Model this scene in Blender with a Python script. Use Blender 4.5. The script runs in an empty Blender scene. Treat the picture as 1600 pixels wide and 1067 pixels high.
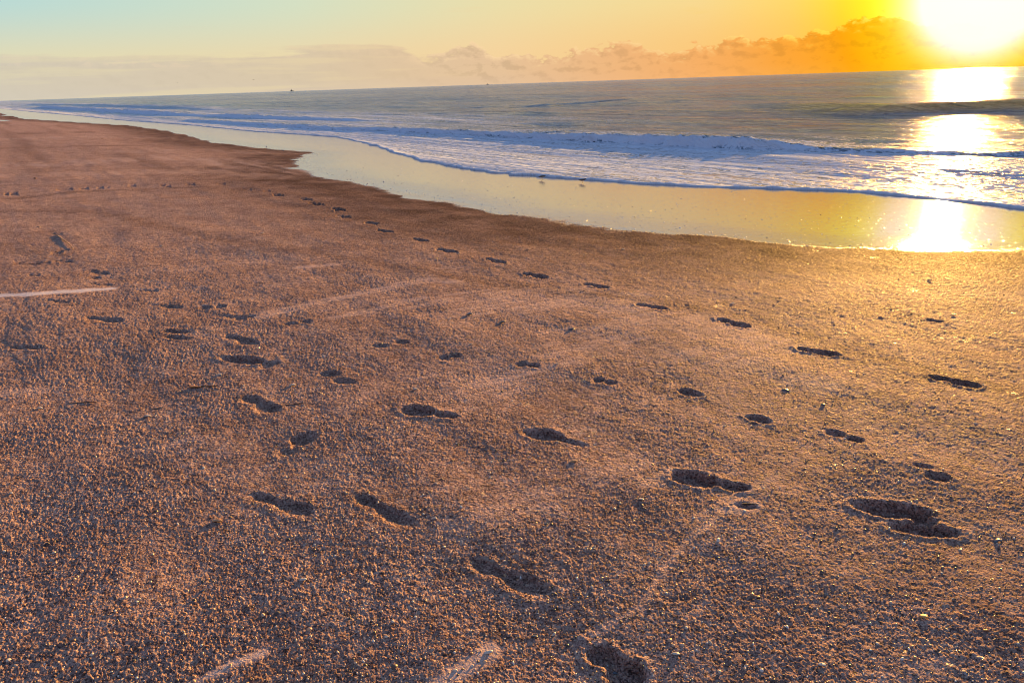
import bpy, math, random
import numpy as np
from mathutils import Vector, Matrix

random.seed(7)
rng = np.random.default_rng(11)
R = math.radians
SC = bpy.context.scene
COL = SC.collection

# ------------------------------------------------------------------ camera
CAM_H = 1.5
PITCH, ROLL = R(19.2), R(1.93)
FPX = 1155.0                      # focal length in pixels of a 1600 px wide frame
fwd = Vector((0, math.cos(PITCH), -math.sin(PITCH)))
r0 = Vector((1, 0, 0)); u0 = Vector((0, math.sin(PITCH), math.cos(PITCH)))
right = r0 * math.cos(ROLL) - u0 * math.sin(ROLL)
up = u0 * math.cos(ROLL) + r0 * math.sin(ROLL)
cd = bpy.data.cameras.new('camera'); cam = bpy.data.objects.new('camera', cd); COL.objects.link(cam)
cd.sensor_width = 36; cd.lens = 36 * FPX / 1600
cd.clip_start = 0.05; cd.clip_end = 90000
m = Matrix((right, up, -fwd)).transposed().to_4x4(); m.translation = Vector((0, 0, CAM_H))
cam.matrix_world = m
SC.camera = cam

def ray(px, py):
    return (fwd * FPX + right * (px - 800) - up * (py - 533.5)).normalized()

SUN = ray(1537, -12)
SUN_EL = math.asin(SUN.z); SUN_AZ = math.atan2(SUN.x, SUN.y)

# ------------------------------------------------------------------ exposure, sun
SC.view_settings.view_transform = 'Standard'
SC.view_settings.look = 'None'
SC.view_settings.exposure = 1.4
SC.view_settings.gamma = 1.0
SC.view_settings.use_curve_mapping = False
SC.cycles.filter_width = 1.05
SC.cycles.max_bounces = 6
SC.cycles.diffuse_bounces = 2
SC.cycles.glossy_bounces = 3
SC.cycles.caustics_reflective = False
SC.cycles.sample_clamp_indirect = 4

sd = bpy.data.lights.new('sun', 'SUN'); so = bpy.data.objects.new('sun', sd); COL.objects.link(so)
sd.energy = 5.0; sd.angle = R(0.6); sd.color = (1.0, 0.51, 0.11)
so.rotation_euler = (-SUN).to_track_quat('-Z', 'Y').to_euler()

# ------------------------------------------------------------------ node helpers
def lin(c):
    return tuple((v / 255 / 12.92) if v / 255 <= 0.04045 else ((v / 255 + 0.055) / 1.055) ** 2.4 for v in c)

class NT:
    def __init__(s, tree):
        s.t = tree; s.n = tree.nodes; s.l = tree.links
    def put(s, sock, v):
        if isinstance(v, bpy.types.NodeSocket): s.l.new(v, sock)
        elif isinstance(v, (tuple, list)) and len(v) == 3 and sock.type == 'RGBA': sock.default_value = (*v, 1)
        else: sock.default_value = v
    def m(s, op, a, b=None, c=None, clamp=False):
        n = s.n.new('ShaderNodeMath'); n.operation = op; n.use_clamp = clamp
        s.put(n.inputs[0], a)
        if b is not None: s.put(n.inputs[1], b)
        if c is not None: s.put(n.inputs[2], c)
        return n.outputs[0]
    def vm(s, op, a, b=None, out=0):
        n = s.n.new('ShaderNodeVectorMath'); n.operation = op
        s.put(n.inputs[0], a)
        if b is not None:
            if op == 'SCALE': s.put(n.inputs[3], b)
            else: s.put(n.inputs[1], b)
        return n.outputs[out]
    def xyz(s, x=0.0, y=0.0, z=0.0):
        n = s.n.new('ShaderNodeCombineXYZ'); s.put(n.inputs[0], x); s.put(n.inputs[1], y); s.put(n.inputs[2], z)
        return n.outputs[0]
    def sep(s, v):
        n = s.n.new('ShaderNodeSeparateXYZ'); s.put(n.inputs[0], v); return n.outputs
    def mix(s, f, a, b, mode='MIX', clampf=True):
        n = s.n.new('ShaderNodeMix'); n.data_type = 'RGBA'; n.blend_type = mode; n.clamp_factor = clampf
        s.put(n.inputs[0], f); s.put(n.inputs[6], a); s.put(n.inputs[7], b); return n.outputs[2]
    def mixf(s, f, a, b):
        n = s.n.new('ShaderNodeMix'); n.data_type = 'FLOAT'
        s.put(n.inputs[0], f); s.put(n.inputs[2], a); s.put(n.inputs[3], b); return n.outputs[0]
    def map(s, v, a, b, c=0.0, d=1.0, kind='SMOOTHSTEP'):
        n = s.n.new('ShaderNodeMapRange'); n.interpolation_type = kind
        s.put(n.inputs[0], v); s.put(n.inputs[1], a); s.put(n.inputs[2], b); s.put(n.inputs[3], c); s.put(n.inputs[4], d)
        return n.outputs[0]
    def noise(s, vec, scale, detail=4, rough=0.5, dist=0.0, out=0):
        n = s.n.new('ShaderNodeTexNoise'); s.put(n.inputs['Vector'], vec); n.inputs['Scale'].default_value = scale
        n.inputs['Detail'].default_value = detail; n.inputs['Roughness'].default_value = rough
        n.inputs['Distortion'].default_value = dist
        return n.outputs[out]
    def voro(s, vec, scale, out='Distance', rand=1.0, feature='F1'):
        n = s.n.new('ShaderNodeTexVoronoi'); n.feature = feature
        s.put(n.inputs['Vector'], vec); n.inputs['Scale'].default_value = scale
        n.inputs['Randomness'].default_value = rand
        return n.outputs[out]
    def ramp(s, f, pts, interp='LINEAR'):
        n = s.n.new('ShaderNodeValToRGB'); cr = n.color_ramp; cr.interpolation = interp
        while len(cr.elements) > 1: cr.elements.remove(cr.elements[0])
        cr.elements[0].position = pts[0][0]; cr.elements[0].color = (*pts[0][1], 1)
        for p, c in pts[1:]:
            e = cr.elements.new(p); e.color = (*c, 1)
        s.put(n.inputs[0], f); return n.outputs[0]
    def attr(s, name):
        n = s.n.new('ShaderNodeAttribute'); n.attribute_name = name; return n.outputs['Fac']
    def bump(s, h, dist, strength=1.0, normal=None):
        n = s.n.new('ShaderNodeBump'); s.put(n.inputs['Height'], h)
        n.inputs['Distance'].default_value = dist; s.put(n.inputs['Strength'], strength)
        if normal is not None: s.put(n.inputs['Normal'], normal)
        return n.outputs[0]

# ------------------------------------------------------------------ world: dawn sky with a low cloud bank
W = bpy.data.worlds.new("World"); SC.world = W; W.use_nodes = True
W.node_tree.nodes.clear()
w = NT(W.node_tree)
tc = w.n.new('ShaderNodeTexCoord')
D = w.vm('NORMALIZE', tc.outputs['Generated'])
dx, dy, dz = w.sep(D)
el = w.m('MULTIPLY', w.m('ARCSINE', dz), 57.2958)
az = w.m('MULTIPLY', w.m('ARCTAN2', dx, dy), 57.2958)
th = w.m('MULTIPLY', w.m('ARCCOSINE', w.m('MINIMUM', w.vm('DOT_PRODUCT', D, tuple(SUN), out=1), 1.0)), 57.2958)
thn = w.m('DIVIDE', th, 90.0, clamp=True)
def R3(pts): return [(t / 90, lin(c)) for t, c in pts]
high = w.ramp(thn, R3([(0, (255, 245, 90)), (5.5, (255, 240, 10)), (8, (255, 228, 60)), (11, (255, 221, 112)), (17, (250, 222, 150)),
                       (31, (236, 224, 172)), (45, (214, 226, 198)), (65, (182, 219, 218)), (90, (150, 195, 215))]))
low = w.ramp(thn, R3([(0, (255, 240, 40)), (5.5, (255, 225, 0)), (8, (255, 198, 52)), (11, (255, 198, 95)), (17, (253, 203, 124)),
                      (31, (248, 213, 158)), (45, (238, 217, 172)), (65, (230, 220, 180)), (90, (214, 212, 190))]))
cl = w.ramp(thn, R3([(0, (255, 225, 0)), (5.5, (255, 190, 0)), (8, (255, 160, 8)), (12, (250, 162, 55)), (17, (246, 172, 98)),
                     (31, (227, 191, 152)), (45, (215, 196, 170)), (65, (208, 198, 184)), (90, (190, 188, 185))]))
sky = w.mix(w.map(el, 1.5, 6.2), low, high)
midc = w.ramp(thn, R3([(8, (255, 226, 130)), (16, (236, 220, 190)), (30, (192, 208, 224)), (50, (150, 190, 222)), (75, (125, 172, 220)), (90, (120, 165, 212))]))
sky = w.mix(w.map(el, 5.8, 9.0), sky, midc)
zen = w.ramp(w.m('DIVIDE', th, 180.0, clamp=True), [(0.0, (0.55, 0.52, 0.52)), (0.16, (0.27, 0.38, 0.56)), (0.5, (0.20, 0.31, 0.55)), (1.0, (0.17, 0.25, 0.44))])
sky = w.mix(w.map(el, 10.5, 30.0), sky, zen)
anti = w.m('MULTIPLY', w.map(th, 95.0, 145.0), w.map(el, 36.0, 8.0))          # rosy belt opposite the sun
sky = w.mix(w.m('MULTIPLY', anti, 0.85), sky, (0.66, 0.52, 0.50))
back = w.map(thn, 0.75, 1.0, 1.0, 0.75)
# cloud bank
p = w.xyz(az, w.m('MULTIPLY', el, 1.7), 6.3)
po = w.xyz(w.m('ADD', az, 0.28), w.m('ADD', w.m('MULTIPLY', el, 1.7), 0.42), 6.3)
n1 = w.noise(p, 0.62, 9, 0.60)
n1o = w.noise(po, 0.62, 9, 0.60)
n2 = w.noise(w.xyz(w.m('MULTIPLY', az, 0.11), w.m('MULTIPLY', el, 1.6), 9.7), 1.0, 6, 0.55)
topn = w.n.new('ShaderNodeFloatCurve')
cv = topn.mapping.curves[0]
TOP = [(-60, 2.6), (-36, 2.75), (-28, 2.45), (-20, 2.45), (-15.5, 2.7), (-12, 3.05), (-8, 2.95), (-5, 2.25), (-2.5, 2.65), (0, 2.0), (4.5, 1.95),
       (7, 2.45), (9.5, 2.5), (11.5, 1.9), (14, 2.1), (17, 2.45), (20, 2.5), (22, 2.6), (24, 3.3), (26, 3.5), (27, 2.9), (29, 2.6), (34, 2.1), (42, 2.4), (60, 1.8)]
cv.points[0].location = ((TOP[0][0] + 60) / 120, TOP[0][1] / 5); cv.points[1].location = (1, TOP[-1][1] / 5)
for a_, t_ in TOP[1:-1]: cv.points.new((a_ + 60) / 120, t_ / 5)
topn.mapping.update()
w.put(topn.inputs[1], w.m('DIVIDE', w.m('ADD', az, 60.0), 120.0, clamp=True))
top = w.m('MULTIPLY', topn.outputs[0], 5.0)
rightf = w.map(az, -9.0, 0.0)
amp = w.m('MULTIPLY_ADD', rightf, 2.7, 0.5)
edge = w.m('SUBTRACT', w.m('ADD', top, w.m('MULTIPLY', w.m('SUBTRACT', n1, 0.5), amp)), el)
edge = w.m('ADD', edge, w.m('MULTIPLY', w.m('SUBTRACT', n2, 0.5), w.m('MULTIPLY_ADD', rightf, -1.6, 1.9)))
soft = w.m('MULTIPLY_ADD', rightf, -0.14, 0.34)
mask = w.map(edge, 0.0, soft)
opac = w.m('MULTIPLY_ADD', rightf, 0.12, 0.78)
relief = w.m('SUBTRACT', n1, n1o)
lit = w.map(relief, 0.0, 0.10)
nearedge = w.map(edge, 0.0, 1.0, 1.0, 0.0)
mid = w.map(th, 2.5, 7.0)
litf = w.m('MULTIPLY', w.m('MULTIPLY', lit, nearedge), w.m('MULTIPLY', mid, w.m('MULTIPLY_ADD', rightf, 0.62, 0.33)))
cl2 = w.mix(litf, cl, w.ramp(thn, R3([(5, (255, 245, 90)), (9, (255, 228, 80)), (17, (255, 214, 140)), (35, (252, 218, 172)), (65, (240, 215, 190))])))
shade = w.m('MULTIPLY_ADD', w.m('SUBTRACT', w.map(relief, -0.14, 0.02, 0.86, 1.03), 1.0), w.m('MULTIPLY_ADD', rightf, 0.8, 0.2), 1.0)
cl2 = w.mix(1.0, cl2, w.xyz(shade, shade, shade), 'MULTIPLY')
hz = w.map(el, 0.0, 0.9, 0.55, 0.0)
cl2 = w.mix(hz, cl2, w.ramp(thn, R3([(0, (255, 225, 0)), (8, (255, 168, 20)), (17, (252, 178, 105)), (31, (226, 192, 160)), (45, (214, 196, 180)), (65, (208, 200, 190))])))
# faint streaks of light and dark in the left of the bank
st = w.map(n2, 0.46, 0.66)
cl2 = w.mix(w.m('MULTIPLY', st, w.m('MULTIPLY_ADD', rightf, -0.42, 0.45)), cl2, low)
sky = w.mix(w.m('MULTIPLY', mask, opac), sky, cl2)
# wisps above the bank
ws = w.m('MULTIPLY', w.map(w.noise(w.xyz(w.m('MULTIPLY', az, 0.16), w.m('MULTIPLY', el, 1.4), 1.7), 1.0, 5, 0.6), 0.58, 0.78), w.m('MULTIPLY', w.map(el, 2.2, 3.2), w.map(el, 4.2, 6.5, 1.0, 0.0)))
sky = w.mix(w.m('MULTIPLY', ws, 0.35), sky, w.ramp(thn, R3([(5, (255, 220, 40)), (30, (250, 205, 150)), (65, (206, 196, 188))])))
# glow round the sun, dimmed where the bank stands in front of it
def gauss(sig, a, cap):
    q = w.m('DIVIDE', th, sig)
    return w.m('MINIMUM', w.m('MULTIPLY', w.m('EXPONENT', w.m('MULTIPLY', w.m('MULTIPLY', q, q), -1.0)), a), cap)
dim = w.m('MULTIPLY_ADD', w.m('MULTIPLY', mask, w.map(th, 2.6, 5.5)), -0.75, 1.0)
gr = w.m('MULTIPLY', w.m('ADD', gauss(3.9, 1.6, 0.36), gauss(9.0, 0.30, 1.0)), dim); gg = w.m('MULTIPLY', w.m('ADD', gauss(3.8, 1.6, 0.36), gauss(8.5, 0.14, 1.0)), dim)
gb = w.m('MULTIPLY', gauss(2.7, 4.2, 0.93), dim)
sky = w.mix(1.0, sky, w.xyz(gr, gg, gb), 'ADD')
# deep air below the horizon
sky = w.mix(w.map(el, -0.4, -3.0), sky, (0.10, 0.10, 0.10))
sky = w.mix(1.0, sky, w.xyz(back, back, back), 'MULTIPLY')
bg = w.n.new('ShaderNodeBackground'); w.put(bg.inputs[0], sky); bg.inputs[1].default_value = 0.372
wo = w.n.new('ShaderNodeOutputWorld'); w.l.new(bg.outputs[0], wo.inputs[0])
W.cycles.sampling_method = 'MANUAL'; W.cycles.sample_map_resolution = 1024

# ------------------------------------------------------------------ terrain functions (shore frame: u along the shore, s seaward)
AZ_SHORE = R(-35.0)
EU = (math.sin(AZ_SHORE), math.cos(AZ_SHORE)); ES = (math.cos(-AZ_SHORE), math.sin(-AZ_SHORE))
def to_us(x, y): return x * EU[0] + y * EU[1], x * ES[0] + y * ES[1]
def to_xy(u, s): return u * EU[0] + s * ES[0], u * EU[1] + s * ES[1]
SEA_Z = -1.04
def base_z(u, s):
    q = (np.asarray(s, float) - 4.3) / 0.8
    sp = np.where(q > 30, q, np.log1p(np.exp(np.minimum(q, 30)))) * 0.8
    s_ = np.asarray(s, float)
    return np.maximum(-0.046 * (np.sqrt((s_ + 7) ** 2 + 4) * .5 + s_ * .5 - 3.6401) - 0.019 * sp, -3.0)

def unproject(px, py, z=None, lift=0.0):
    d = ray(px, py); zz = 0.0 if z is None else z
    if d.z > -0.0008: d.z = -0.0008
    for _ in range(30):
        t = (CAM_H - zz) / -d.z
        x, y = d.x * t, d.y * t
        if z is not None: break
        u, s = to_us(x, y); zz = zz * 0.4 + 0.6 * (float(base_z(u, s)) + lift)
    return x, y, zz

def curve_us(pts, z=None):
    a = sorted(to_us(*unproject(p[0], p[1], z)[:2]) + tuple(p[2:]) for p in pts)
    return np.array(a)

WET = curve_us([(1900, 402), (1600, 391), (1500, 391), (1400, 389), (1300, 384), (1200, 376), (1100, 366), (1000, 358), (900, 350), (800, 336), (720, 318), (640, 300), (560, 287), (500, 274), (466, 258),
                (474, 247), (492, 238)])
WET_FAR = curve_us([(440, 234), (330, 222), (300, 212), (250, 203), (200, 196), (150, 193), (100, 190), (40, 186)])
WETC = np.array(sorted(WET.tolist() + WET_FAR.tolist()))
SWA = curve_us([(1900, 352), (1600, 327), (1500, 316), (1400, 306), (1320, 299), (1250, 297), (1150, 294), (1050, 290), (960, 284), (850, 276), (760, 268), (700, 258), (650, 249), (622, 240), (600, 232), (565, 222),
                (530, 215), (480, 211), (400, 206), (300, 196), (200, 189), (120, 181), (60, 176), (20, 172)])

def ip(c, u, k=1): return np.interp(u, c[:, 0], c[:, k])

# ------------------------------------------------------------------ numpy noise
def hsh(ix, iy, seed):
    h = (ix.astype(np.int64) * 374761393 + iy.astype(np.int64) * 668265263 + seed * 1442695041) & 0xFFFFFFFF
    h = ((h ^ (h >> 13)) * 1274126177) & 0xFFFFFFFF
    h = (h ^ (h >> 16)) & 0xFFFFFFFF
    return h.astype(np.float32) / np.float32(4294967296.0)
def vnoise(x, y, seed=0):
    ix = np.floor(x); iy = np.floor(y); fx = (x - ix).astype(np.float32); fy = (y - iy).astype(np.float32)
    ix = ix.astype(np.int64); iy = iy.astype(np.int64)
    sx = fx * fx * fx * (fx * (fx * 6 - 15) + 10); sy = fy * fy * fy * (fy * (fy * 6 - 15) + 10)
    def g(i, j):
        a = hsh(ix + i, iy + j, seed) * 6.2831853
        return np.cos(a) * (fx - i) + np.sin(a) * (fy - j)
    a = g(0, 0) * (1 - sx) + g(1, 0) * sx; b = g(0, 1) * (1 - sx) + g(1, 1) * sx
    return (a * (1 - sy) + b * sy) * 1.5
def fbm(x, y, seed=0, octv=4, gain=0.5):
    o = np.zeros(np.shape(x), np.float32); a = 1.0
    for k in range(octv):
        o += a * vnoise(x * 2 ** k + 13.7 * k, y * 2 ** k - 7.1 * k, seed + k); a *= gain
    return o
def crumbs(x, y, seed=0):
    """rounded crumbs of many sizes, 0..1"""
    ix = np.floor(x).astype(np.int64); iy = np.floor(y).astype(np.int64)
    best = np.zeros(np.shape(x), np.float32)
    for i in (-1, 0, 1):
        for j in (-1, 0, 1):
            jx = ix + i; jy = iy + j
            cx = jx + hsh(jx, jy, seed); cy = jy + hsh(jx, jy, seed + 91); sz = 0.35 + 0.6 * hsh(jx, jy, seed + 53)
            d2 = ((x - cx) ** 2 + (y - cy) ** 2) / (sz * sz)
            best = np.maximum(best, (np.sqrt(np.maximum(0, 1 - d2)) * sz).astype(np.float32))
    return best
def sstep(a, b, x):
    t = np.clip((x - a) / (b - a), 0, 1); return t * t * (3 - 2 * t)

# ------------------------------------------------------------------ mesh helpers
def grid_mesh(name, X, Y, Z, mat, attrs=None, wrap=False, flip=False):
    nr, nc = X.shape
    co = np.stack([X, Y, Z], -1).astype(np.float32).reshape(-1, 3)
    i = np.arange(nr - 1)[:, None]; j = np.arange(nc if wrap else nc - 1)[None, :]
    j2 = (j + 1) % nc
    f = np.stack([i * nc + j, i * nc + j2, (i + 1) * nc + j2, (i + 1) * nc + j], -1).reshape(-1, 4)
    if flip: f = f[:, ::-1]
    me = bpy.data.meshes.new(name)
    me.vertices.add(len(co)); me.vertices.foreach_set('co', co.ravel())
    me.loops.add(f.size); me.loops.foreach_set('vertex_index', f.astype(np.int32).ravel())
    me.polygons.add(len(f)); me.polygons.foreach_set('loop_start', np.arange(0, f.size, 4, dtype=np.int32))
    try: me.polygons.foreach_set('loop_total', np.full(len(f), 4, np.int32))
    except Exception: pass
    me.update(calc_edges=True)
    me.polygons.foreach_set('use_smooth', np.ones(len(f), bool))
    for k, v in (attrs or {}).items():
        a = me.attributes.new(k, 'FLOAT', 'POINT'); a.data.foreach_set('value', np.asarray(v, np.float32).ravel())
    me.materials.append(mat)
    o = bpy.data.objects.new(name, me); COL.objects.link(o)
    return o
def mesh_obj(name, verts, faces, mat, parent=None, smooth=True):
    me = bpy.data.meshes.new(name); me.from_pydata([tuple(v) for v in verts], [], faces); me.update()
    me.polygons.foreach_set('use_smooth', [smooth] * len(me.polygons))
    me.materials.append(mat)
    o = bpy.data.objects.new(name, me); COL.objects.link(o)
    if parent: o.parent = parent
    return o
def tag(o, label=None, cat=None, group=None, kind=None):
    if label: o['label'] = label
    if cat: o['category'] = cat
    if group: o['group'] = group
    if kind: o['kind'] = kind
    return o
def new_mat(name):
    mt = bpy.data.materials.new(name); mt.use_nodes = True
    t = NT(mt.node_tree); b = mt.node_tree.nodes['Principled BSDF']
    return mt, t, b

# ------------------------------------------------------------------ materials
def sand_material():
    mt, t, b = new_mat('sand')
    g = t.n.new('ShaderNodeNewGeometry'); P = g.outputs['Position']
    wet = t.attr('wet'); pale = t.attr('pale'); tone = t.attr('tone')
    c1 = t.voro(P, 260, 'Color'); c2 = t.voro(P, 95, 'Color')
    r1 = t.sep(c1)[0]; r2 = t.sep(c2)[1]
    col = t.ramp(t.m('ADD', t.m('MULTIPLY', r1, 0.6), t.m('MULTIPLY', r2, 0.4)),
                 [(0.0, (0.05, 0.040, 0.042)), (0.2, (0.17, 0.115, 0.105)), (0.36, (0.42, 0.27, 0.24)), (0.55, (0.68, 0.42, 0.37)), (0.78, (0.82, 0.61, 0.52)), (0.92, (0.70, 0.55, 0.44)), (1.0, (0.80, 0.77, 0.74))])
    big = t.noise(P, 2.2, 4, 0.6)
    col = t.mix(t.map(big, 0.35, 0.7, 0.0, 0.35), col, (0.26, 0.14, 0.11))
    fine = t.map(t.noise(P, 13, 6, 0.72), 0.32, 0.68, 0.74, 1.46, 'LINEAR')
    col = t.mix(1.0, col, t.xyz(fine, fine, fine), 'MULTIPLY')
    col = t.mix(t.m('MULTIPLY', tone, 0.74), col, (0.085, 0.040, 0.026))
    pn = t.noise(P, 420, 3, 0.6)
    palecol = t.ramp(pn, [(0.3, (0.32, 0.22, 0.19)), (0.5, (0.54, 0.39, 0.35)), (0.75, (0.72, 0.58, 0.54))])
    pf = t.m('MULTIPLY', pale, t.map(t.noise(P, 55, 5, 0.65), 0.25, 0.62, 0.35, 1.0))
    col = t.mix(pf, col, palecol)
    col = t.mix(t.map(t.m('MULTIPLY', pale, t.map(pn, 0.3, 0.6, 0.7, 1.0)), 0.95, 1.6), col, (0.88, 0.80, 0.78))
    sxy = t.sep(P)
    # wet film, its margin ragged by the grain
    wn = t.m('ADD', t.m('MULTIPLY', t.noise(P, 30, 4, 0.75), 0.6), t.m('MULTIPLY', t.noise(P, 2.6, 4, 0.65), 0.55))
    wf = t.map(t.m('ADD', wet, t.m('MULTIPLY', t.m('SUBTRACT', wn, 0.5), t.map(wet, 0.65, 0.9, 1.5, 0.3))), 0.30, 0.46)
    col = t.mix(wf, col, (0.28, 0.265, 0.29))
    t.put(b.inputs['Base Color'], col)
    rough = t.mixf(wf, t.mixf(r2, 0.50, 0.85), t.map(wet, 0.6, 1.0, 0.10, 0.072))
    t.put(b.inputs['Roughness'], rough)
    t.put(b.inputs['IOR'], t.mixf(wf, 1.18, 2.7))
    t.put(b.inputs['Specular IOR Level'], t.mixf(wf, 0.05, 0.5))
    h = t.m('ADD', t.m('MULTIPLY', t.voro(P, 150), -0.55), t.m('MULTIPLY', t.noise(P, 70, 6, 0.7), 1.3))
    h = t.m('ADD', h, t.m('MULTIPLY', t.voro(P, 55), -0.9))
    h = t.m('ADD', h, t.m('MULTIPLY', t.noise(P, 24, 3, 0.6), 2.6))
    st = t.m('SUBTRACT', 1.0, t.m('MULTIPLY', pf, 0.72))
    st = t.m('MULTIPLY', st, t.m('SUBTRACT', 1.0, wf))
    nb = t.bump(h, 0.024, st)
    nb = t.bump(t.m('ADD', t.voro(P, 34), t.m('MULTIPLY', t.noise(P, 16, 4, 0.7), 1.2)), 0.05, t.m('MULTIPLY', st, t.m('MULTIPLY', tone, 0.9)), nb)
    # wet film: faint runnels and pricks
    hw = t.m('ADD', t.m('MULTIPLY', t.noise(P, 9, 4, 0.55), 0.35), t.m('MULTIPLY', t.map(t.voro(P, 9), 0.0, 0.16, 1.0, 0.0), 0.5))
    nw = t.bump(hw, 0.014, t.m('MULTIPLY', wf, 0.6), nb)
    nw = t.bump(t.noise(P, 45, 3, 0.6), 0.0018, t.m('MULTIPLY', wf, t.map(wet, 0.6, 0.95, 1.0, 0.15)), nw)
    t.put(b.inputs['Normal'], nw)
    return mt

def water_material():
    mt, t, b = new_mat('sea_water')
    g = t.n.new('ShaderNodeNewGeometry'); P = g.outputs['Position']
    foam = t.attr('foam'); silt_glow = t.attr('silt_glow'); thin = t.attr('thin')
    px, py, pz = t.sep(P)
    U = t.m('ADD', t.m('MULTIPLY', px, EU[0]), t.m('MULTIPLY', py, EU[1]))
    S = t.m('ADD', t.m('MULTIPLY', px, ES[0]), t.m('MULTIPLY', py, ES[1]))
    A = t.xyz(t.m('MULTIPLY', U, 0.10), S, 0.0)
    A2 = t.xyz(t.m('MULTIPLY', U, 0.22), S, 0.0)
    F = t.xyz(t.m('MULTIPLY', U, 0.62), S, 0.0)
    f1 = t.noise(F, 3.2, 7, 0.68, 0.6); f2 = t.noise(F, 0.55, 4, 0.6)
    f3 = t.voro(t.vm('ADD', F, t.vm('SCALE', t.noise(F, 2.5, 3, 0.6, out=1), 0.5)), 5.0, feature='DISTANCE_TO_EDGE')
    lace = t.map(f3, 0.0, 0.22, 0.35, -0.2)
    ff = t.m('ADD', foam, t.m('ADD', t.m('MULTIPLY', t.m('SUBTRACT', f1, 0.5), 1.5), t.m('ADD', t.m('MULTIPLY', t.m('SUBTRACT', f2, 0.5), 0.6), t.m('MULTIPLY', lace, 0.9))))
    ff = t.m('MULTIPLY', t.map(ff, 0.38, 0.78), t.map(foam, 0.0, 0.12))
    deep = t.mix(silt_glow, (0.13, 0.25, 0.40), (0.95, 0.56, 0.24))  # silty brown, with sunlight through the swell face painted into the orange
    deep = t.mix(thin, deep, (0.17, 0.16, 0.17))
    col = t.mix(ff, deep, (0.64, 0.73, 0.88))
    t.put(b.inputs['Base Color'], col)
    wp = t.m('ADD', t.m('ADD', t.m('MULTIPLY', t.noise(A2, 0.011, 2, 0.6), .35), t.m('MULTIPLY', t.noise(A2, 0.05, 3, 0.6), .35)), t.m('MULTIPLY', t.noise(A2, 0.5, 3, 0.6), .30))
    wp = t.map(wp, 0.42, 0.60)
    col = t.mix(t.m('MULTIPLY', wp, t.m('MULTIPLY_ADD', silt_glow, -0.5, 0.5)), col, t.mix(ff, (0.13, 0.22, 0.34), (0.48, 0.60, 0.84)))
    t.put(b.inputs['Base Color'], col)
    t.put(b.inputs['Roughness'], t.mixf(ff, t.mixf(wp, 0.06, 0.16), 0.6))
    t.put(b.inputs['IOR'], t.mixf(ff, 1.28, 1.06))
    t.put(b.inputs['Specular IOR Level'], t.m('MULTIPLY', t.mixf(ff, 0.5, 0.0), t.m('SUBTRACT', 1.0, t.m('MULTIPLY', silt_glow, 1.0))))
    h1 = t.noise(A, 0.45, 3, 0.6); h2 = t.noise(A, 1.9, 4, 0.6); h3 = t.noise(A, 9.0, 4, 0.6); h0 = t.noise(A, 0.06, 3, 0.6)
    calm = t.m('SUBTRACT', 1.0, t.m('MULTIPLY', t.m('MAXIMUM', ff, thin), 0.75))
    n = t.bump(h0, 6.0, 0.7)
    n = t.bump(t.noise(A, 0.014, 2, 0.6), 22.0, 0.7, n)
    n = t.bump(h1, 3.2, calm, n)
    n = t.bump(h2, 1.2, calm, n)
    n = t.bump(h3, 0.22, calm, n)
    n = t.bump(t.m('ADD', ff, f1), 0.055, t.m('MULTIPLY', ff, 0.9), n)
    t.put(b.inputs['Normal'], n)
    df = t.n.new('ShaderNodeBsdfDiffuse'); t.put(df.inputs['Color'], (0.50, 0.60, 0.72)); t.put(df.inputs['Normal'], n)
    ms = t.n.new('ShaderNodeMixShader')
    t.put(ms.inputs[0], t.m('MULTIPLY', t.m('MULTIPLY_ADD', wp, 0.42, 0.08), t.m('SUBTRACT', 1.0, t.m('MAXIMUM', ff, t.m('MAXIMUM', silt_glow, thin)), None, True)))
    t.l.new(b.outputs[0], ms.inputs[1]); t.l.new(df.outputs[0], ms.inputs[2])
    t.l.new(ms.outputs[0], mt.node_tree.nodes['Material Output'].inputs['Surface'])
    return mt

M_SAND = sand_material(); M_SEA = water_material()
def plain(name, col, rough=0.6, noise_scale=None, col2=None, metal=0.0, spec=0.5):
    mt, t, b = new_mat(name)
    if noise_scale:
        tcx = t.n.new('ShaderNodeTexCoord')
        t.put(b.inputs['Base Color'], t.mix(t.noise(tcx.outputs['Object'], noise_scale, 4, 0.6), col, col2 or tuple(c * 0.6 for c in col)))
    else: b.inputs['Base Color'].default_value = (*col, 1)
    b.inputs['Roughness'].default_value = rough; b.inputs['Metallic'].default_value = metal
    b.inputs['Specular IOR Level'].default_value = spec
    return mt

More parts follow.
